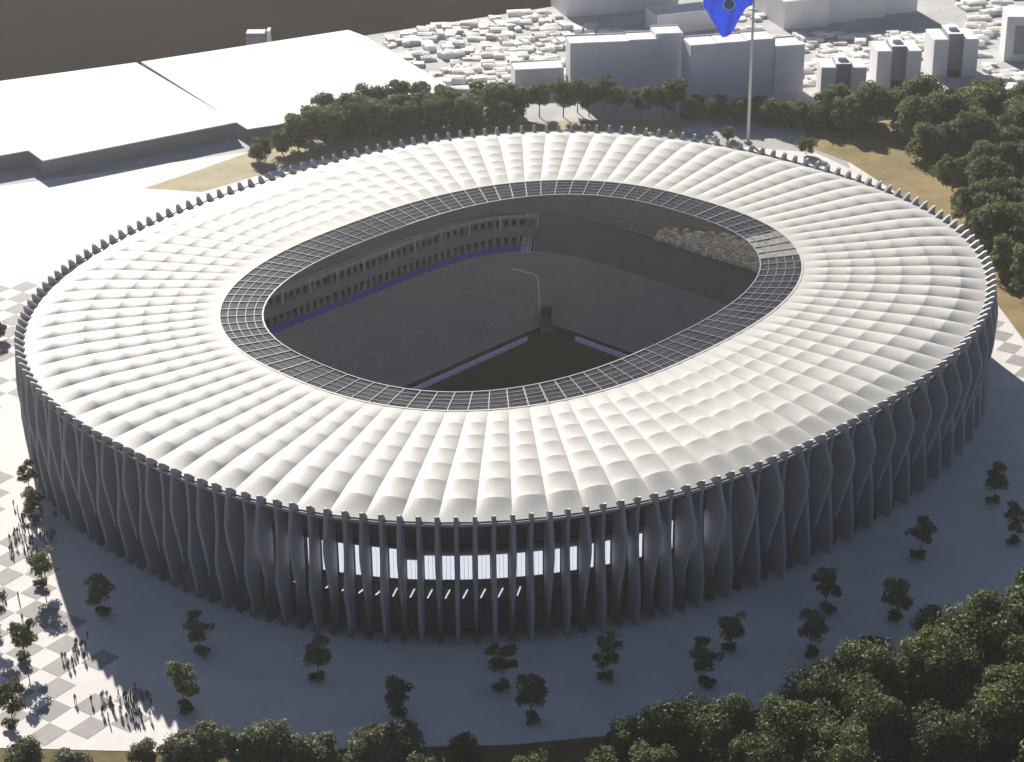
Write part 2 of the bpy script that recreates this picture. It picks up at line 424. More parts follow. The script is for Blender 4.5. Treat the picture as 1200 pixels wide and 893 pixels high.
PL = [ln2xy(*sup(51.5, 35.5, 16, 2*pi*i/96)) for i in range(96)]
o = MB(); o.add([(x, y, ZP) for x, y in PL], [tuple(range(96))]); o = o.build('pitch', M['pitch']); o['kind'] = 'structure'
steps((55, 39, 14, -9.6), (79, 73, 5.2, 2.2), 44, M['stand'], 'lower_stand')
boxw = lambda hl, hn, e, z0, z1, n=144: [(*ln2xy(*sup(hl, hn, e, 2*pi*i/n)), z0, z1) for i in range(n)]
def wall(name, hl, hn, e, z0, z1, m, arc=None, thick=.4, n=144, parent=None):
    b = MB(); idx = range(n) if arc is None else arc
    for i in idx:
        j = (i+1) % n
        p0, p1 = ln2xy(*sup(hl, hn, e, 2*pi*i/n)), ln2xy(*sup(hl, hn, e, 2*pi*j/n))
        q0, q1 = ln2xy(*sup(hl+thick, hn+thick, e, 2*pi*i/n)), ln2xy(*sup(hl+thick, hn+thick, e, 2*pi*j/n))
        b.add([(*p0, z0), (*p1, z0), (*p1, z1), (*p0, z1), (*q0, z0), (*q1, z0), (*q1, z1), (*q0, z1)], [(0, 1, 2, 3), (3, 2, 6, 7), (4, 7, 6, 5), (0, 4, 5, 1)])
    return b.build(name, m, parent or st)
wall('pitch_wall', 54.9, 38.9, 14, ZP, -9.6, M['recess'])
# lilac boards along the straight pitch sides
for (a, c) in (((-48, 37.0), (43.5, 37.0)), ((53.2, -31), (53.2, 26.5)), ((-48, -37.0), (44, -37.0)), ((-53.2, -30), (-53.2, 30))):
    b = MB(); A, C = Vector(ln2xy(*a)), Vector(ln2xy(*c)); d = C-A
    b.box(0, d.length, -.35, .35, ZP, ZP+1.3, math.atan2(d.y, d.x), (A.x, A.y)); b.build('perimeter_board', M['board'], st)
# gallery arc: parametric range whose bays show the two-storey gallery (t in the l,n frame)
GA = list(range(15, 66))
REST = [i for i in range(144) if i not in GA]
ZB = 2.2
wall('blue_ribbon', 79.2, 73.2, 5.2, ZB-.3, ZB+1.7, M['blue'], GA, .3)
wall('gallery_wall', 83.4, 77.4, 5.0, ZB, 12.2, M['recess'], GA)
wall('gallery_floor', 79.8, 73.8, 5.1, ZB+1.1, ZB+1.5, M['band'], GA, 3.6)
wall('gallery_band', 80.2, 74.2, 5.1, ZB+4.3, ZB+7.0, M['band'], GA, 3.2)
wall('gallery_band', 81.2, 75.2, 5.1, ZB+9.4, ZB+10.0, M['band'], GA, 3.8)
colm = MB(); colm.box(-.28, .28, -.5, .5, 0, 2.9); col_me = colm.mesh('column', M['band'])
colm = MB(); colm.box(-.28, .28, -.5, .5, 0, 2.5); col2_me = colm.mesh('column', M['band'])
NC = 400
def arcpts(hl, hn, e, t0, t1, step):
    pts = []; last = None; K = 40000
    for i in range(K+1):
        p = ln2xy(*sup(hl, hn, e, t0+(t1-t0)*i/K))
        if last is None or math.dist(p, last) >= step: pts.append(p); last = p
    return pts
T0, T1 = 2*pi*15/144, 2*pi*66/144
for (hl, hn, z, me) in ((80.6, 74.6, ZB+1.45, col_me), (81.6, 75.6, ZB+6.95, col2_me)):
    for p in arcpts(hl, hn, 5.1, T0, T1, 2.5):
        link('column', me, st, (*p, z), math.atan2(p[1], p[0]))
pg = arcpts(80.4, 74.4, 5.1, T0, T1, 10.4)
pst = MB(); pst.bar((0, 0, 0), (0, 0, 4.2), .26, 6); pst_me = pst.mesh('gallery_post', M['sunlit_top_post'])
for p in pg[1:]: link('gallery_post', pst_me, st, (*p, ZB+7.0))
# raking struts where the gallery ends by the far corner
for k in range(5):
    t = T0+.0+k*.022
    a = ln2xy(*sup(78.6, 72.6, 5.1, t+.02)); c = ln2xy(*sup(84, 78, 5.0, t-.03))
    b = MB(); b.bar((*a, ZB-.5 if k else ZB-3), (*c, ZB+10.3), .28, 5); b.build('raking_strut', M['sunlit_top_post'], st)
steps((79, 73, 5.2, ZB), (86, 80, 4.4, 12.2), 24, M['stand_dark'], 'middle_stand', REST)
for i_, t in ((0, T0), (1, T1)):
    a = ln2xy(*sup(79, 73, 5.2, t)); c = ln2xy(*sup(86, 80, 4.4, t)); b = MB()
    d = Vector(c)-Vector(a); b.box(0, d.length, -.2, .2, ZB-.4, 12.4, math.atan2(d.y, d.x), a); b.build('gallery_end_wall', M['stand_dark'], st)
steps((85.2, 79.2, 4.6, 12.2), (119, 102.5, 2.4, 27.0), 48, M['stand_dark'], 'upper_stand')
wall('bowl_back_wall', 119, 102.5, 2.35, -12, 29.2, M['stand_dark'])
# small pale and tan boxes scattered over the tier at the far right end
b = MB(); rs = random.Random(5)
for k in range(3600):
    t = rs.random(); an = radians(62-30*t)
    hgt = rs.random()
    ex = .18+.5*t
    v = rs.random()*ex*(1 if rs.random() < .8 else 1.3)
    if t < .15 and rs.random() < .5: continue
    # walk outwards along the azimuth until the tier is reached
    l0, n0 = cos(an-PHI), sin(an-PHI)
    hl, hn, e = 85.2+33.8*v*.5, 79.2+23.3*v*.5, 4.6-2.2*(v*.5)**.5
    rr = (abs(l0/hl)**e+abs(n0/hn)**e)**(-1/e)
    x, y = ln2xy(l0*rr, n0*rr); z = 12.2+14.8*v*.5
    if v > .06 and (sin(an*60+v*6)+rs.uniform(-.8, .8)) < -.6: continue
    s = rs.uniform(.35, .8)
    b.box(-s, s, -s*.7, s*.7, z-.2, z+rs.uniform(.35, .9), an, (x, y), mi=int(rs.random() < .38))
o = b.build('pale_specks', [M['speck'], M['speck2']], st); o['kind'] = 'stuff'; o['label'] = 'cream and tan specks at the far right end of the bowl'
# tunnel box and bent post at the pitch corner
cx, cy = 8.6, 67.0
b = MB(); b.box(-1.5, 1.5, -1.2, 1.4, -9.0, -5.2, 0, (cx, cy)); b.build('tunnel_box', M['box'], st)
b = MB()
for k in range(5): b.box(-1.7-.1*k, 1.7+.1*k, -2.4-1.3*k, -1.1-1.3*k-.003, -9.9, -7.0-.5*k, 0, (cx, cy))
b.build('tunnel_steps', M['tan'], st)
t = tag(empty('camera_mast', (6.5, 69.5, -7.4)), 'thin bent white mast rising beside the black box at the pitch corner', 'mast')
b = MB(); b.bar((0, 0, 0), (-.2, 0, 11.2), .26, 6); b.build('upright', M['white'], t)
b = MB(); b.bar((-.2, 0, 11.2), (-2.2, 0, 12.3), .22, 6); b.bar((-2.2, 0, 12.3), (-8.2, 0, 13.9), .22, 6, .16); b.build('arm', M['white'], t)

# ---------------------------------------------------------------- trees
def crown_mesh(name, R, H, nblob, nleaf, leaf, m, seed, flat=.8):
    rs = random.Random(seed); bl = []
    for i in range(int(nblob*1.35)):
        a = rs.uniform(0, 2*pi); r = R*.78*math.sqrt(rs.random()); h = rs.uniform(.22, .92)
        k = 1-abs(h-.5)*.7
        bl.append((r*cos(a)*k, r*sin(a)*k, H*h, R*rs.uniform(.20, .42)))
    bl.append((0, 0, H*.55, R*.5))
    v = []; f = []
    for i in range(nleaf):
        x, y, z, r = rs.choice(bl)
        th = rs.uniform(0, 2*pi); cz = rs.uniform(-.75, 1); sq = math.sqrt(1-cz*cz)
        rad = r*(rs.random()**.25)*rs.uniform(.8, 1.25)
        c = Vector((x+rad*sq*cos(th), y+rad*sq*sin(th), z+rad*cz*flat))
        n = (Vector((sq*cos(th), sq*sin(th), cz))+Vector((rs.gauss(0, .6), rs.gauss(0, .6), rs.gauss(0, .6)))).normalized()
        u = n.orthogonal().normalized(); w_ = n.cross(u); a = rs.uniform(0, pi); s = leaf*rs.uniform(.55, 1.3)
        d1 = (u*cos(a)+w_*sin(a))*s; d2 = (w_*cos(a)-u*sin(a))*s*.55
        k = len(v); v += [c-d1, c+d2+n*s*.12, c+d1, c-d2+n*s*.12]; f.append((k, k+1, k+2, k+3))
    me = bpy.data.meshes.new(name); me.from_pydata(v, [], f); me.materials.append(m); me.update(); return me, bl
def trunk_mesh(H, R, r, bl, seed):
    b = MB(); rs = random.Random(seed)
    top = H*.55; b.bar((0, 0, -.3), (rs.uniform(-.2, .2), rs.uniform(-.2, .2), top), r, 7, r*.55)
    for x, y, z, q in bl[:7]: b.bar((0, 0, top*rs.uniform(.55, .95)), (x, y, z), r*.42, 5, r*.12)
    return b.mesh('trunk', M['bark'])
class Kind:
    def __init__(s, name, H, R, nblob, nleaf, leaf, m, r, seeds, potted=False, lift=0):
        s.name = name; s.v = []; s.k = 0
        for q in seeds:
            cm, bl = crown_mesh('crown', R, H-lift, nblob, nleaf, leaf, m, q)
            if lift:
                for vv in cm.vertices: vv.co.z += lift
                bl = [(x, y, z+lift, r_) for x, y, z, r_ in bl]
            s.v.append((cm, trunk_mesh(H, R, r, bl, q)))
        s.base = None
        if potted:
            cm, bl = crown_mesh('base_shrub', 2.4, 1.9, 7, 700, .3, M['leafd'], 99, .5); s.base = cm
    def place(s, x, y, z, sc, label, group, cat='tree', hs=1):
        t = empty(s.name, (x, y, z), random.uniform(0, 6.28)); t.scale = (sc, sc, sc*hs); tag(t, label, cat, group)
        cm, tm = s.v[s.k % len(s.v)]; s.k += 1
        link('crown', cm, t); link('trunk', tm, t)
        if s.base: link('base_shrub', s.base, t)
        return t
K_big = Kind('broadleaf_tree', 14.5, 9.6, 30, 11000, .50, M['leafd'], .5, (1, 2, 3, 4, 5, 6))
K_pale = Kind('pale_leaved_tree', 10.5, 6.3, 18, 6200, .42, M['leafp'], .35, (11, 12, 13, 14))
K_mid = Kind('woodland_tree', 12.5, 7.2, 20, 5200, .55, M['leaf'], .32, (21, 22, 23, 24, 25))
K_sav = Kind('spreading_tree', 14, 6.0, 17, 4300, .48, M['leafd'], .28, (31, 32, 33, 34), lift=3.0)
K_pot = Kind('plaza_tree', 11.2, 3.7, 14, 2000, .36, M['leaf'], .16, (41, 42, 43, 44), True, lift=2.6)

ORD = ['first', 'second', 'third', 'fourth', 'fifth', 'sixth', 'seventh', 'eighth', 'ninth', 'tenth', 'eleventh', 'twelfth', 'thirteenth', 'fourteenth', 'fifteenth', 'sixteenth', 'seventeenth', 'eighteenth', 'nineteenth', 'twentieth', 'twenty-first', 'twenty-second', 'twenty-third', 'twenty-fourth', 'twenty-fifth', 'twenty-sixth', 'twenty-seventh', 'twenty-eighth', 'twenty-ninth', 'thirtieth', 'thirty-first', 'thirty-second', 'thirty-third', 'thirty-fourth', 'thirty-fifth', 'thirty-sixth', 'thirty-seventh', 'thirty-eighth', 'thirty-ninth', 'fortieth', 'forty-first', 'forty-second', 'forty-third', 'forty-fourth']
big = [(112, -116, .8), (88, -128, .62), (72, -139, .6), (95, -136, 1.05), (83.5, -148, .95), (69.9, -150, .9), (94.3, -161, .95), (80.3, -172, .85), (59, -154.5, .78), (52.1, -169.2, .95), (39, -167.6, .85), (29.2, -166, .75), (68, -165, .9), (59, -179, .85), (43, -180, .85), (104, -150, 1.0), (108, -128, .95), (20.8, -169.6, .6), (103, -178, .95)]
big.sort(key=lambda t: t[0])
for i, (x, y, s) in enumerate(big):
    K_big.place(x, y, 0, s, f'dark round-crowned tree, {ORD[i]} from the left in the grove at the bottom right', 'trees in the bottom right grove', hs=random.uniform(.92, 1.08))
small = [(14.6, -176.5, .62), (24.2, -178.8, .8), (.9, -177.9, .66), (-11.4, -168.9, .5)]
nm = ['low dark tree at the bottom edge left of the big grove', 'dark tree at the bottom edge under the left end of the grove', 'small sunlit tree at the bottom edge below the stadium front', 'small dark tree alone at the bottom edge left of centre']
for (x, y, s), l in zip(small, nm): K_mid.place(x, y, 0, s, l, 'small trees along the bottom edge')
pal = [(-95.7, -173.5, .8), (-88.2, -174.5, .8), (-74, -168.5, .55), (-66, -171.8, .85), (-60.4, -168.1, .85), (-51.9, -168.3, 1.0), (-44.5, -171, .95), (-38.4, -173.2, .85), (-30.2, -172.3, .9), (-23.8, -168.6, 1.0), (-18.5, -176, .7)]
for i, (x, y, s) in enumerate(pal):
    K_pale.place(x, y, 0, s, f'pale green bushy tree, {ORD[i]} from the left along the bottom edge', 'pale trees along the bottom edge')
pots = [(-91.9, -112.5, 'faint slender tree in shade close to the facade at far left'), (-68.3, -128.7, 'slender tree with base shrub in shade below the left facade'),
        (-42.3, -138.5, 'slender tree in shade, near the foot of the left front facade'), (-68.8, -149.5, 'slender shaded tree just above the pale trees at bottom left'),
        (-25.3, -152.7, 'slender shaded tree above the palest tree of the bottom edge'), (-4.3, -142.5, 'slender tree below the lit windows, nearer the facade'),
        (1.5, -154.2, 'slender tree below the lit windows, farther from the facade'), (17.6, -139.3, 'rounder tree with base shrub below the right end of lit windows'),
        (44.2, -128.6, 'round plaza tree at the foot of the leaf-shaped fins'), (37.3, -142.1, 'slender plaza tree against the left end of the dark grove'),
        (60.8, -130.5, 'slender dim tree between grove and two round plaza trees'), (66.2, -113.4, 'left of two round plaza trees side by side at right'),
        (81.0, -117.2, 'right of two round plaza trees side by side at right'), (90.9, -90.5, 'slender tree in shade off the right facade'),
        (113.2, -64.5, 'slender tree at the right edge, the farther of two'), (113.5, -83.8, 'broader tree at the right edge, the nearer of two'),
        (-107.2, -99.6, 'sunlit plaza tree right at the stadium shadow edge on the left'), (-104.8, -130.5, 'sunlit plaza tree in the middle of the left plaza edge'),
        (-102.3, -154.9, 'sunlit plaza tree nearest the bottom left corner'), (-113.6, -119.5, 'sunlit plaza tree cut by the left edge of the view'),
        (-92.0, -119.0, 'small sunlit plaza tree beside the shadow boundary at left')]
for i, (x, y, l) in enumerate(pots[:-1]):
    K_pot.place(x, y, .1, random.uniform(.88, 1.04), l, 'potted-looking trees set out on the plaza')
for x, y, l in ((-115, -70, 'tree in the crowd at the left facade, nearer of two'), (-119, -56, 'tree in the crowd at the left facade, farther of two')):
    K_pot.place(x, y, .1, .8, l, 'potted-looking trees set out on the plaza')
rowf = [(-88, 185), (-81, 192), (-76, 197), (-66, 203), (-58, 209), (-49, 212), (-39, 214.5), (-28, 216), (-17, 217), (-5, 219), (-72, 205.7), (-64.3, 212.1), (-56.8, 219.5), (-48.7, 221.2), (-40.4, 222.9), (-32.5, 225.6), (-24.2, 227.4), (-15.9, 228.1), (-7.2, 227.9), (.5, 229.7), (-69.3, 224), (-60.5, 230), (-52, 234), (-43, 237.5), (-34, 240), (-25, 240.5), (-14, 238.5), (-4, 238)]
rowf.sort()
for i, (x, y) in enumerate(rowf):
    K = K_pale if i % 3 == 1 else K_mid
    K.place(x, y, 0, random.uniform(.85, 1.1)*(1.05 if K is K_pale else .92)*(.8 if i < 2 else 1), f'bushy tree, {ORD[i]} from the left in the dense belt behind the far left rim', 'dense tree belt behind the far rim')
rowr = [(8.9, 230.5), (17.6, 230.3), (23, 235), (27, 231), (33, 236), (37, 230.8), (46, 227.6), (53.7, 227.4), (62.3, 226.2), (71.4, 224.1), (79.3, 221), (86, 221.5), (93, 218), (99, 216.7), (108.5, 213.6), (113, 222)]
rowr += [(66, 230), (75, 229), (83, 226), (90, 226), (96, 223), (104, 220), (58, 232), (116, 229), (124, 226)]
rowr.sort()
for i, (x, y) in enumerate(rowr):
    (K_sav if x < 60 else K_mid).place(x, y, 0, random.uniform(.8, .98) if x < 60 else random.uniform(.58, .74), f'dark spreading tree, {ORD[i]} from the left in the row before the grey blocks', 'row of trees before the grey blocks')
mass = [(143, 108), (145, 92), (146, 76), (150, 118), (150, 62), (146, 222), (158, 219), (170, 222), (184, 219), (112, 217), (118, 208),(117.7, 224.9), (125.8, 217), (134.6, 214.9), (140.5, 198.1), (151.1, 205.1), (162.5, 209.5), (174, 213.9), (177.1, 199.8), (140.2, 177.1), (148.1, 180.2), (157.1, 184.3), (166.9, 175.4), (143, 146.4), (154.9, 158.8), (165.3, 154.5), (152.4, 134.9), (161.7, 127), (151.8, 96.6), (151.4, 81.9), (151.4, 64.4), (154, 88), (157, 70), (184, 186), (172, 186), (186, 206), (158, 112), (160, 98)]
mass.sort(key=lambda t: (-t[1]))
for i, (x, y) in enumerate(mass):
    K_mid.place(x, y, 1.2, random.uniform(.92, 1.22), f'dense green tree, {ORD[i]} counting from the towers down the grassy bank at right', 'trees on the grassy bank at right')
K_mid.place(100.3, 187.4, 0, .48, 'small lone tree on the pale path just past the far rim', 'small trees on the far path')
K_pale.place(74.9, 203.2, 0, .42, 'tiny pale tree beside the foot of the flagpole', 'small trees on the far path')
for i, (x, y) in enumerate([(-147.6, 36.6), (-150, 27), (-149, 16), (-146.2, 8), (-143, -7)]):
    K_pale.place(x, y, 0, .62, f'hazy pale tree beyond the left rim, {ORD[i]} from the back at the left edge', 'trees at the left edge')

# ---------------------------------------------------------------- buildings
def block(label, x, y, rz, w_, d, h, modules=None, group=None, name='apartment_block', seams=True):
    """box block, front-left corner at x,y; modules = list of (width, height, depth offset)"""
    t = tag(empty(name, (x, y, 0), rz), label, 'building', group)
    xx = 0
    for k, (mw, mh, mo) in enumerate(modules or [(w_, h, 0)]):
        b = MB(); b.box(xx, xx+mw-.03, mo, d+mo, -.3, mh); b.build('wall', M['grey'], t)
        b = MB(); b.box(xx+.25, xx+mw-.28, mo+.25, d+mo-.25, mh+.002, mh+.12)
        for q in (0, 1): b.box(xx-.05, xx+mw+.02, mo+(-.05 if q == 0 else d-.25), mo+(.24 if q == 0 else d+.05), mh+.003, mh+.5)
        b.build('roof', M['white'], t); xx += mw
    return t
block('long grey mid-rise block left of the flagpole, its right module tallest', 20.8, 254.5, radians(7), 0, 11, 0, [(10.9, 20, 0), (11.2, 20, -.15), (10.3, 20.3, 0), (10.4, 21.8, 1.6)], 'grey blocks behind the trees')
block('long blue-grey mid-rise block behind the flagpole, its right module lowest', 64.9, 248.0, radians(12), 0, 12, 0, [(10.7, 20.8, 0), (11.2, 21.0, -.2), (10.6, 21.2, .1), (11.4, 18.4, -.8)], 'grey blocks behind the trees')
block('low pale block adjoining the left end of the grey mid-rise', .3, 262.5, radians(8), 18.6, 11, 7.6, name='low_building')
block('tall lilac-grey block cut by the top edge left of the flag', 22.5, 361.7, radians(17), 50, 22, 26, name='office_block')
block('low grey block with white roof behind the blue flag', 58.5, 334.5, radians(20), 30, 12, 8, name='low_building')
# right top big block with stepped face
t = tag(empty('long_building', (111.0, 341.0, 0), radians(16)), 'wide grey building with jagged face cut by the top edge right of the flag', 'building')
xx = 0
for k, (mw, mo, h) in enumerate([(20, 0, 11.5), (14, 3.5, 12.2), (14, 5.5, 11.8), (16, 8.5, 12.6)]):
    b = MB(); b.box(xx, xx+mw-.03, mo, mo+36, -.3, h); b.build('wall', M['grey'], t)
    b = MB(); b.box(xx+.3, xx+mw-.33, mo+.3, mo+35.7, h+.002, h+.15); b.box(xx-.05, xx+mw+.02, mo-.05, mo+.3, h+.003, h+.55); b.build('roof', M['white'], t); xx += mw
def tower(label, x, y, rz, w_, d, h, hc):
    t = tag(empty('tower_block', (x, y, 0), rz), label, 'tower', 'three notched tower blocks')
    ww = w_*.33; 
    for x0 in (0, w_-ww):
        b = MB(); b.box(x0, x0+ww, 0, d, -.3, h); b.build('wing', M['grey'], t)
        b = MB(); b.box(x0+.2, x0+ww-.2, .2, d-.2, h+.002, h+.25); b.box(x0-.04, x0+ww+.04, -.04, .3, h+.003, h+.6); b.build('wing_roof', M['white'], t)
    b = MB(); b.box(ww+.01, w_-ww-.01, 1.6, d-1.6, -.3, hc); b.build('core', M['greyd'], t)
    b = MB(); b.box(ww+.1, w_-ww-.1, 1.7, d-1.7, hc+.002, hc+.3); b.box(ww+1, ww+4.2, d*.4, d*.7, hc+.301, hc+1.6); b.build('core_roof', M['white'], t)
    b = MB(); b.box(ww+.6, w_-ww-.6, 1.45, 1.59, 0, 2.6); b.build('entrance', M['recess'], t)
    return t
tower('nearest and lowest of the three notched white-topped towers', 113.3, 247.5, radians(-1), 16.6, 13, 12, 13.2)
tower('middle of the three notched white-topped towers', 136.0, 261.0, radians(1), 16.6, 15, 14, 15.6)
tower('farthest right of the three notched white-topped towers', 159.6, 274.0, radians(2), 17, 16, 14.5, 16.4)
t = tag(empty('tower_block', (191.5, 295, 0), radians(-6)), 'pinkish-lit tower cut off by the right edge of the view', 'tower')
b = MB(); b.box(0, 14, 0, 16, -.3, 17.5); b.build('wall', M['grey'], t)
b = MB(); b.box(.2, 13.8, .2, 15.8, 17.502, 17.8); b.build('roof', M['white'], t)
b = MB(); b.box(3.4, 14.2, -.5, -.01, 3, 14); b.build('front_panel', M['greyd'], t)
b = MB(); b.prism([(173.1, 256.7), (193.1, 252.1), (180.1, 216.2), (163.5, 230.3)], -.2, 4.2); o = b.build('wall', M['grey'])
t = tag(empty('shed', (0, 0, 0)), 'low shed with a plain bright slanting roof above the right-hand trees', 'building'); o.parent = t
b = MB(); b.add([(172.8, 257, 4.22), (193.5, 252.3, 4.22), (180.2, 215.6, 4.22), (163, 230.2, 4.22), (178, 250, 5.6), (173, 225, 5.4)], [(0, 4, 1), (1, 4, 5, 2), (2, 5, 3), (3, 5, 4, 0)]); b.build('roof', M['white'], t)
# big flat halls at the left
for label, P, h, r in (('large flat white hall roof at the far left edge of the view', [(-193.1, 261), (-145.8, 283.5), (-99, 210.3), (-159.7, 171.1), (-166.7, 181.7), (-260, 128), (-310, 190)], 5.2, 0),
                     ('large flat white hall roof nearer the tree belt, right of the first', [(-144.4, 288.9), (-67.1, 330.9), (-60, 322.1), (-23.3, 252.6), (-60, 219), (-77.1, 214.7), (-94.4, 206.6)], 3.9, 0)):
    t = tag(empty('exhibition_hall', (0, 0, 0)), label, 'building')
    b = MB(); b.prism(P, -.3, h); b.build('wall', M['greyd'], t)
    cxm = sum(p[0] for p in P)/len(P); cym = sum(p[1] for p in P)/len(P)
    Q = [(cxm+(x-cxm)*1.004, cym+(y-cym)*1.004) for x, y in P]
    b = MB(); b.prism(Q, h+.003, h+.4); b.build('roof', M['white'], t)
# melted little houses of the dense quarters
def house_mesh(seed):
    rs = random.Random(seed); b = MB()
    for k in range(rs.choice((2, 3, 3, 4))):
        x, y = rs.uniform(-3.2, 3.2), rs.uniform(-3.0, 3.0); a, c, h = rs.uniform(2.0, 4.6), rs.uniform(1.3, 2.6), rs.uniform(.9, 2.3)
        s = rs.uniform(.55, .95)
        v = [(x-a, y-c, -.2), (x+a, y-c, -.2), (x+a, y+c, -.2), (x-a, y+c, -.2), (x-a, y-c, h), (x+a, y-c, h*.9), (x+a, y+c, h), (x-a, y+c, h*1.05), (x-a*s, y, h+rs.uniform(.02, .4)), (x+a*s, y, h+rs.uniform(.02, .4))]
        b.add(v, [(0, 1, 5, 4), (1, 2, 6, 5), (2, 3, 7, 6), (3, 0, 4, 7), (4, 5, 9, 8), (6, 7, 8, 9), (5, 6, 9), (7, 4, 8)])
    return b.mesh('house', M['house'])
HM = [house_mesh(s) for s in range(10)]
def inside(P, x, y):
    r = False
    for (x0, y0), (x1, y1) in zip(P, P[1:]+P[:1]):
        if (y0 > y) != (y1 > y) and x < (x1-x0)*(y-y0)/(y1-y0)+x0: r = not r
    return r
MARKS = [((8, 285), 'just behind the low pale block'), ((-35, 265), 'right beside the tree belt'), ((-45, 315), 'against the corner of the flat hall'), ((-5, 345), 'along the dark edge of the land'), ((14, 372), 'by the lilac-grey office block'), ((-12, 305), 'in the middle of the quarter'), ((40, 300), 'behind the grey mid-rise block'), ((40, 345), 'in the shadow of the office block'),
    ((95, 290), 'behind the blue-grey mid-rise'), ((96, 325), 'under the blue flag'), ((120, 285), 'behind the nearest tower'), ((147, 300), 'behind the middle tower'), ((170, 320), 'behind the farthest tower'), ((130, 320), 'under the long jagged building'), ((200, 345), 'at the top right corner'), ((222, 385), 'in the extreme top right corner'), ((190, 270), 'before the pinkish tower'), ((148, 245), 'at the foot of the middle tower'), ((185, 310), 'between farthest and pinkish towers')]
ZONES = {}
def quarter(P, step, label, group, avoid=()):
    xs = [p[0] for p in P]; ys = [p[1] for p in P]; n = 0; rs = random.Random(3)
    x = min(xs)
    row = 0
    y = min(ys)
    while y < max(ys):
        x = min(xs)+(row % 2)*step*.5
        while x < max(xs):
            X, Y = x+rs.uniform(-2.2, 2.2), y+rs.uniform(-2, 2)+(x-min(xs))*.12
            x += step
            if rs.random() < .10 or not inside(P, X, Y): continue
            if any(a0 < X < a1 and b0 < Y < b1 for a0, a1, b0, b1 in avoid): continue
            o = link('house', rs.choice(HM), None, (X, Y, 0), rs.uniform(-.15, .5)+rs.choice((0, 0, pi/2)))
            s = rs.uniform(.65, 1.05); o.scale = (s, s, s*rs.uniform(.6, 1.1)); ZONES.setdefault(label+' '+min(MARKS, key=lambda m: math.dist((X, Y), m[0]))[1], []).append((o, group)); n += 1
        y += step*.95; row += 1
    return n
AV = [(17, 112, 244, 276), (18, 90, 352, 410), (52, 92, 328, 362), (104, 190, 334, 420), (109, 134, 240, 266), (131, 158, 252, 282), (154, 182, 266, 296), (186, 215, 284, 318), (158, 200, 210, 262), (-2, 24, 258, 280)]
n1 = quarter([(-20, 262), (-2, 258), (20, 276), (62, 284), (62, 330), (20, 352), (14, 374), (-56, 334), (-42, 296)], 7.6, 'pale low house', 'blurred white houses behind the tree belt', AV)
n2 = quarter([(62, 272), (112, 250), (128, 232), (150, 238), (182, 240), (215, 246), (245, 400), (100, 410), (84, 330)], 8.6, 'little pale house', 'low houses around the towers', AV)
for lab, L in ZONES.items():
    L.sort(key=lambda t: t[0].location.x)
    for i, (o, g) in enumerate(L): tag(o, f'{lab}, {ORD[min(i, len(ORD)-1)]} from the left', 'house', g)
# small lilac tower standing on the dark land
t = tag(empty('lilac_tower', (-104, 338, -14)), 'small lilac panelled tower on the dark land at the top edge', 'tower')
b = MB(); b.box(-5.2, 2.4, -3, 3, 0, 16); b.box(-2.6, 3, -3.4, -3.01, 9, 15); b.build('wall', M['lilac'], t)
b = MB(); b.box(-1.4, 1.4, -3.9, -3.42, 5.5, 9.4); b.box(3.3, 4.6, -3.2, 2, 11, 17); b.box(-.8, 1.2, -3.9, -3.42, 2.4, 4.0); b.build('pale_panel', M['pale'], t)

# ---------------------------------------------------------------- flagpole and flag
t = tag(empty('flagpole', (81.6, 199.4, .1)), 'tall pale flagpole behind the far rim reaching past the top edge', 'flagpole')
b = MB(); b.bar((0, 0, 0), (0, 0, 66), .62, 12, .34); b.build('pole', M['pole'], t, True)
b = MB(); b.bar((0, 0, -.05), (0, 0, .9), 1.4, 12); b.build('base', M['path'], t)
fl = MB(); NX, NZ = 30, 34
HEM = [(-17.2, 51.8), (-15.6, 49.6), (-14.0, 46.6), (-12.2, 43.2), (-10.4, 40.9), (-9.2, 40.4), (-8.0, 41.2), (-6.6, 43.4), (-5.4, 46.6), (-4.0, 49.2), (-2.2, 50.8), (-.35, 52.2)]
for j in range(NZ+1):
    q = j/NZ
    for i in range(NX+1):
        x = -17.2+(17.2-.35)*i/NX
        zb = next(z0+(z1-z0)*(x-x0)/(x1-x0) for (x0, z0), (x1, z1) in zip(HEM, HEM[1:]) if x <= x1+1e-6)
        z = 61.5-1.6*(1-abs(i/NX*2-1))-q*(61.5-zb-1.6*(1-abs(i/NX*2-1)))
        fl.v.append((x+.5*sin(q*5+i*.4)*(1-abs(i/NX*2-1)), .8*sin(x*.75+q*3)*(.3+q*.7)+.35*sin(x*1.9+q*6), z))
for j in range(NZ):
    for i in range(NX):
        k = j*(NX+1)+i; fl.f.append((k, k+1, k+NX+2, k+NX+1)); fl.mi.append(0)
f = tag(fl.build('flag', M['flag'], None, True, (81.6, 199.4, -2.5)), 'large drooping blue flag with a round emblem at the top edge', 'flag')
em = MB(); N = 28
for k, (ra, rb, mi, yy) in enumerate(((0, 1.7, 1, -1.35), (1.7, 2.3, 0, -1.4))):
    for i in range(N):
        a, c = 2*pi*i/N, 2*pi*(i+1)/N
        if ra == 0: em.add([(-8.6, yy, 52.7), (-8.6+rb*cos(a), yy, 52.7+rb*sin(a)), (-8.6+rb*cos(c), yy, 52.7+rb*sin(c))], [(0, 1, 2)], mi)
        else: em.add([(-8.6+ra*cos(a), yy, 52.7+ra*sin(a)), (-8.6+rb*cos(a), yy, 52.7+rb*sin(a)), (-8.6+rb*cos(c), yy, 52.7+rb*sin(c)), (-8.6+ra*cos(c), yy, 52.7+ra*sin(c))], [(0, 1, 2, 3)], mi)
em.build('emblem', [M['emb'], M['embd']], f)

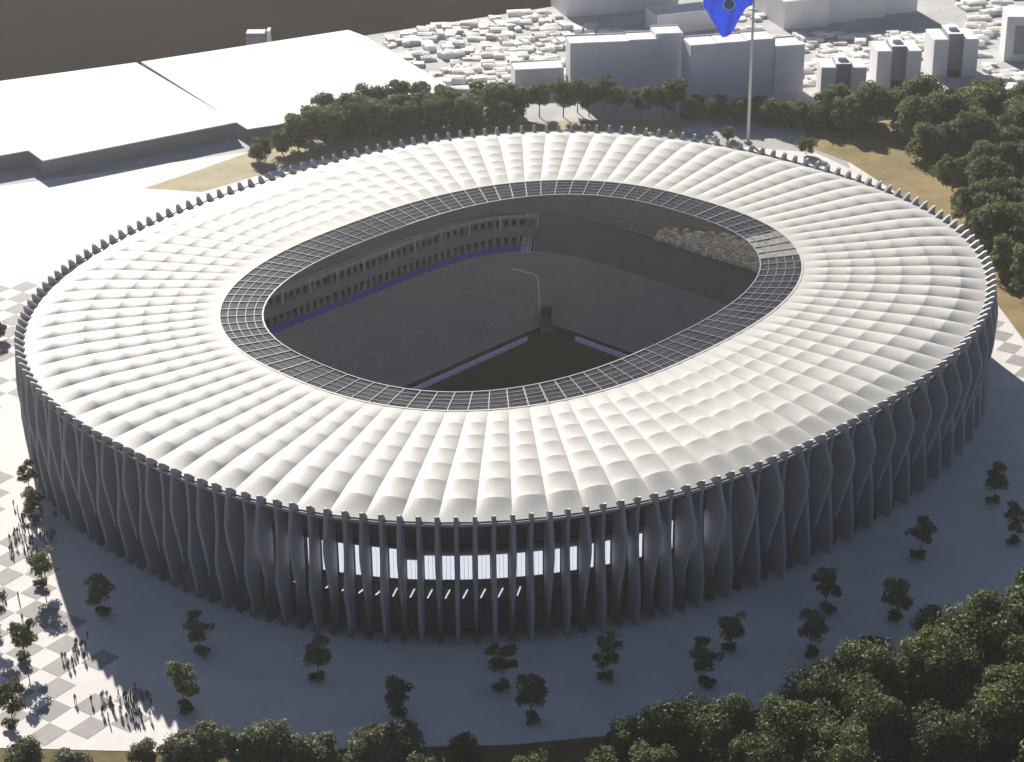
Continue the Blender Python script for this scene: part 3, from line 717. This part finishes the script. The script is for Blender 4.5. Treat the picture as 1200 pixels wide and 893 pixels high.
# ---------------------------------------------------------------- people on the plaza
def person_mesh(seed, cloth):
    rs = random.Random(seed); b = MB(); st_ = rs.uniform(.08, .22)
    def loop(zr, n=8):
        base = len(b.v)
        for cx_, cy_, z, rx, ry in zr:
            for i in range(n): b.v.append((cx_+rx*cos(2*pi*i/n), cy_+ry*sin(2*pi*i/n), z))
        for k in range(len(zr)-1):
            for i in range(n):
                j = (i+1) % n; b.f.append((base+k*n+i, base+k*n+j, base+(k+1)*n+j, base+(k+1)*n+i)); b.mi.append(0)
        b.f.append(tuple(base+i for i in range(n))[::-1]); b.mi.append(0); b.f.append(tuple(base+(len(zr)-1)*n+i for i in range(n))); b.mi.append(0)
    loop([(.1, st_, 0, .06, .12), (.1, st_, .08, .055, .06), (.1, st_*.6, .48, .06, .07), (.09, 0, .88, .09, .10)])
    loop([(-.1, -st_, 0, .06, .12), (-.1, -st_, .08, .055, .06), (-.1, -st_*.4, .48, .06, .07), (-.09, 0, .88, .09, .10)])
    loop([(0, 0, .82, .16, .11), (0, 0, .95, .18, .12), (0, 0, 1.15, .15, .10), (0, 0, 1.38, .21, .12), (0, 0, 1.47, .12, .09), (0, 0, 1.52, .055, .055), (0, .01, 1.56, .06, .07), (0, .02, 1.63, .08, .10), (0, .02, 1.70, .085, .10), (0, .01, 1.76, .05, .06)])
    for s in (-1, 1):
        loop([(s*.27, s*.06, .76, .035, .035), (s*.25, s*.03, 1.08, .045, .045), (s*.20, 0, 1.38, .055, .06)])
    me = b.mesh('person', M[cloth]); me.polygons.foreach_set('use_smooth', [True]*len(me.polygons)); return me
PM = [('c_dark', 'dark', person_mesh(1, 'c_dark')), ('c_blue', 'blue', person_mesh(2, 'c_blue')), ('c_dark', 'dark', person_mesh(3, 'c_dark')), ('c_white', 'pale', person_mesh(4, 'c_white')), ('c_red', 'maroon', person_mesh(5, 'c_red'))]
rs = random.Random(12)
def crowd(cx_, cy_, sx, sy, n, where, wts=(5, 2, 5, 2, 1)):
    for k in range(n):
        x, y = rs.gauss(cx_, sx), rs.gauss(cy_, sy)
        c = rs.choices(PM, wts)[0]
        o = link('person', c[2], None, (x, y, .139), rs.uniform(0, 6.28)); o.scale = (1.15,)*3
        tag(o, f'person in {c[1]} clothes {where}', 'person', f'people in {c[1]} clothes {where}')
crowd(-83.5, -147.0, 3.2, 2.6, 26, 'by the tip of the shadow at bottom left')
crowd(-78.5, -150.5, 2.2, 1.6, 12, 'by the tip of the shadow at bottom left')
crowd(-94, -129, 1.8, 3.2, 16, 'beside the shadow edge on the left plaza')
crowd(-114.5, -76, 3.4, 8, 60, 'at the foot of the left facade')
crowd(-117.5, -104, 5, 5, 22, 'at the left edge of the plaza')

# ---------------------------------------------------------------- haze
b = MB(); b.box(-900, 900, -700, 800, -15.5, 262)
hz = b.build('haze', [])
hz.data.materials.clear()
hm = bpy.data.materials.new('haze_air'); hm.use_nodes = True
ht = hm.node_tree; ht.nodes.clear()
vo = ht.nodes.new('ShaderNodeVolumePrincipled'); vo.inputs['Color'].default_value = (.95, .94, .92, 1); vo.inputs['Density'].default_value = .000065; vo.inputs['Anisotropy'].default_value = .55
ho = ht.nodes.new('ShaderNodeOutputMaterial'); ht.links.new(vo.outputs[0], ho.inputs['Volume'])
hz.data.materials.append(hm); hz['kind'] = 'stuff'
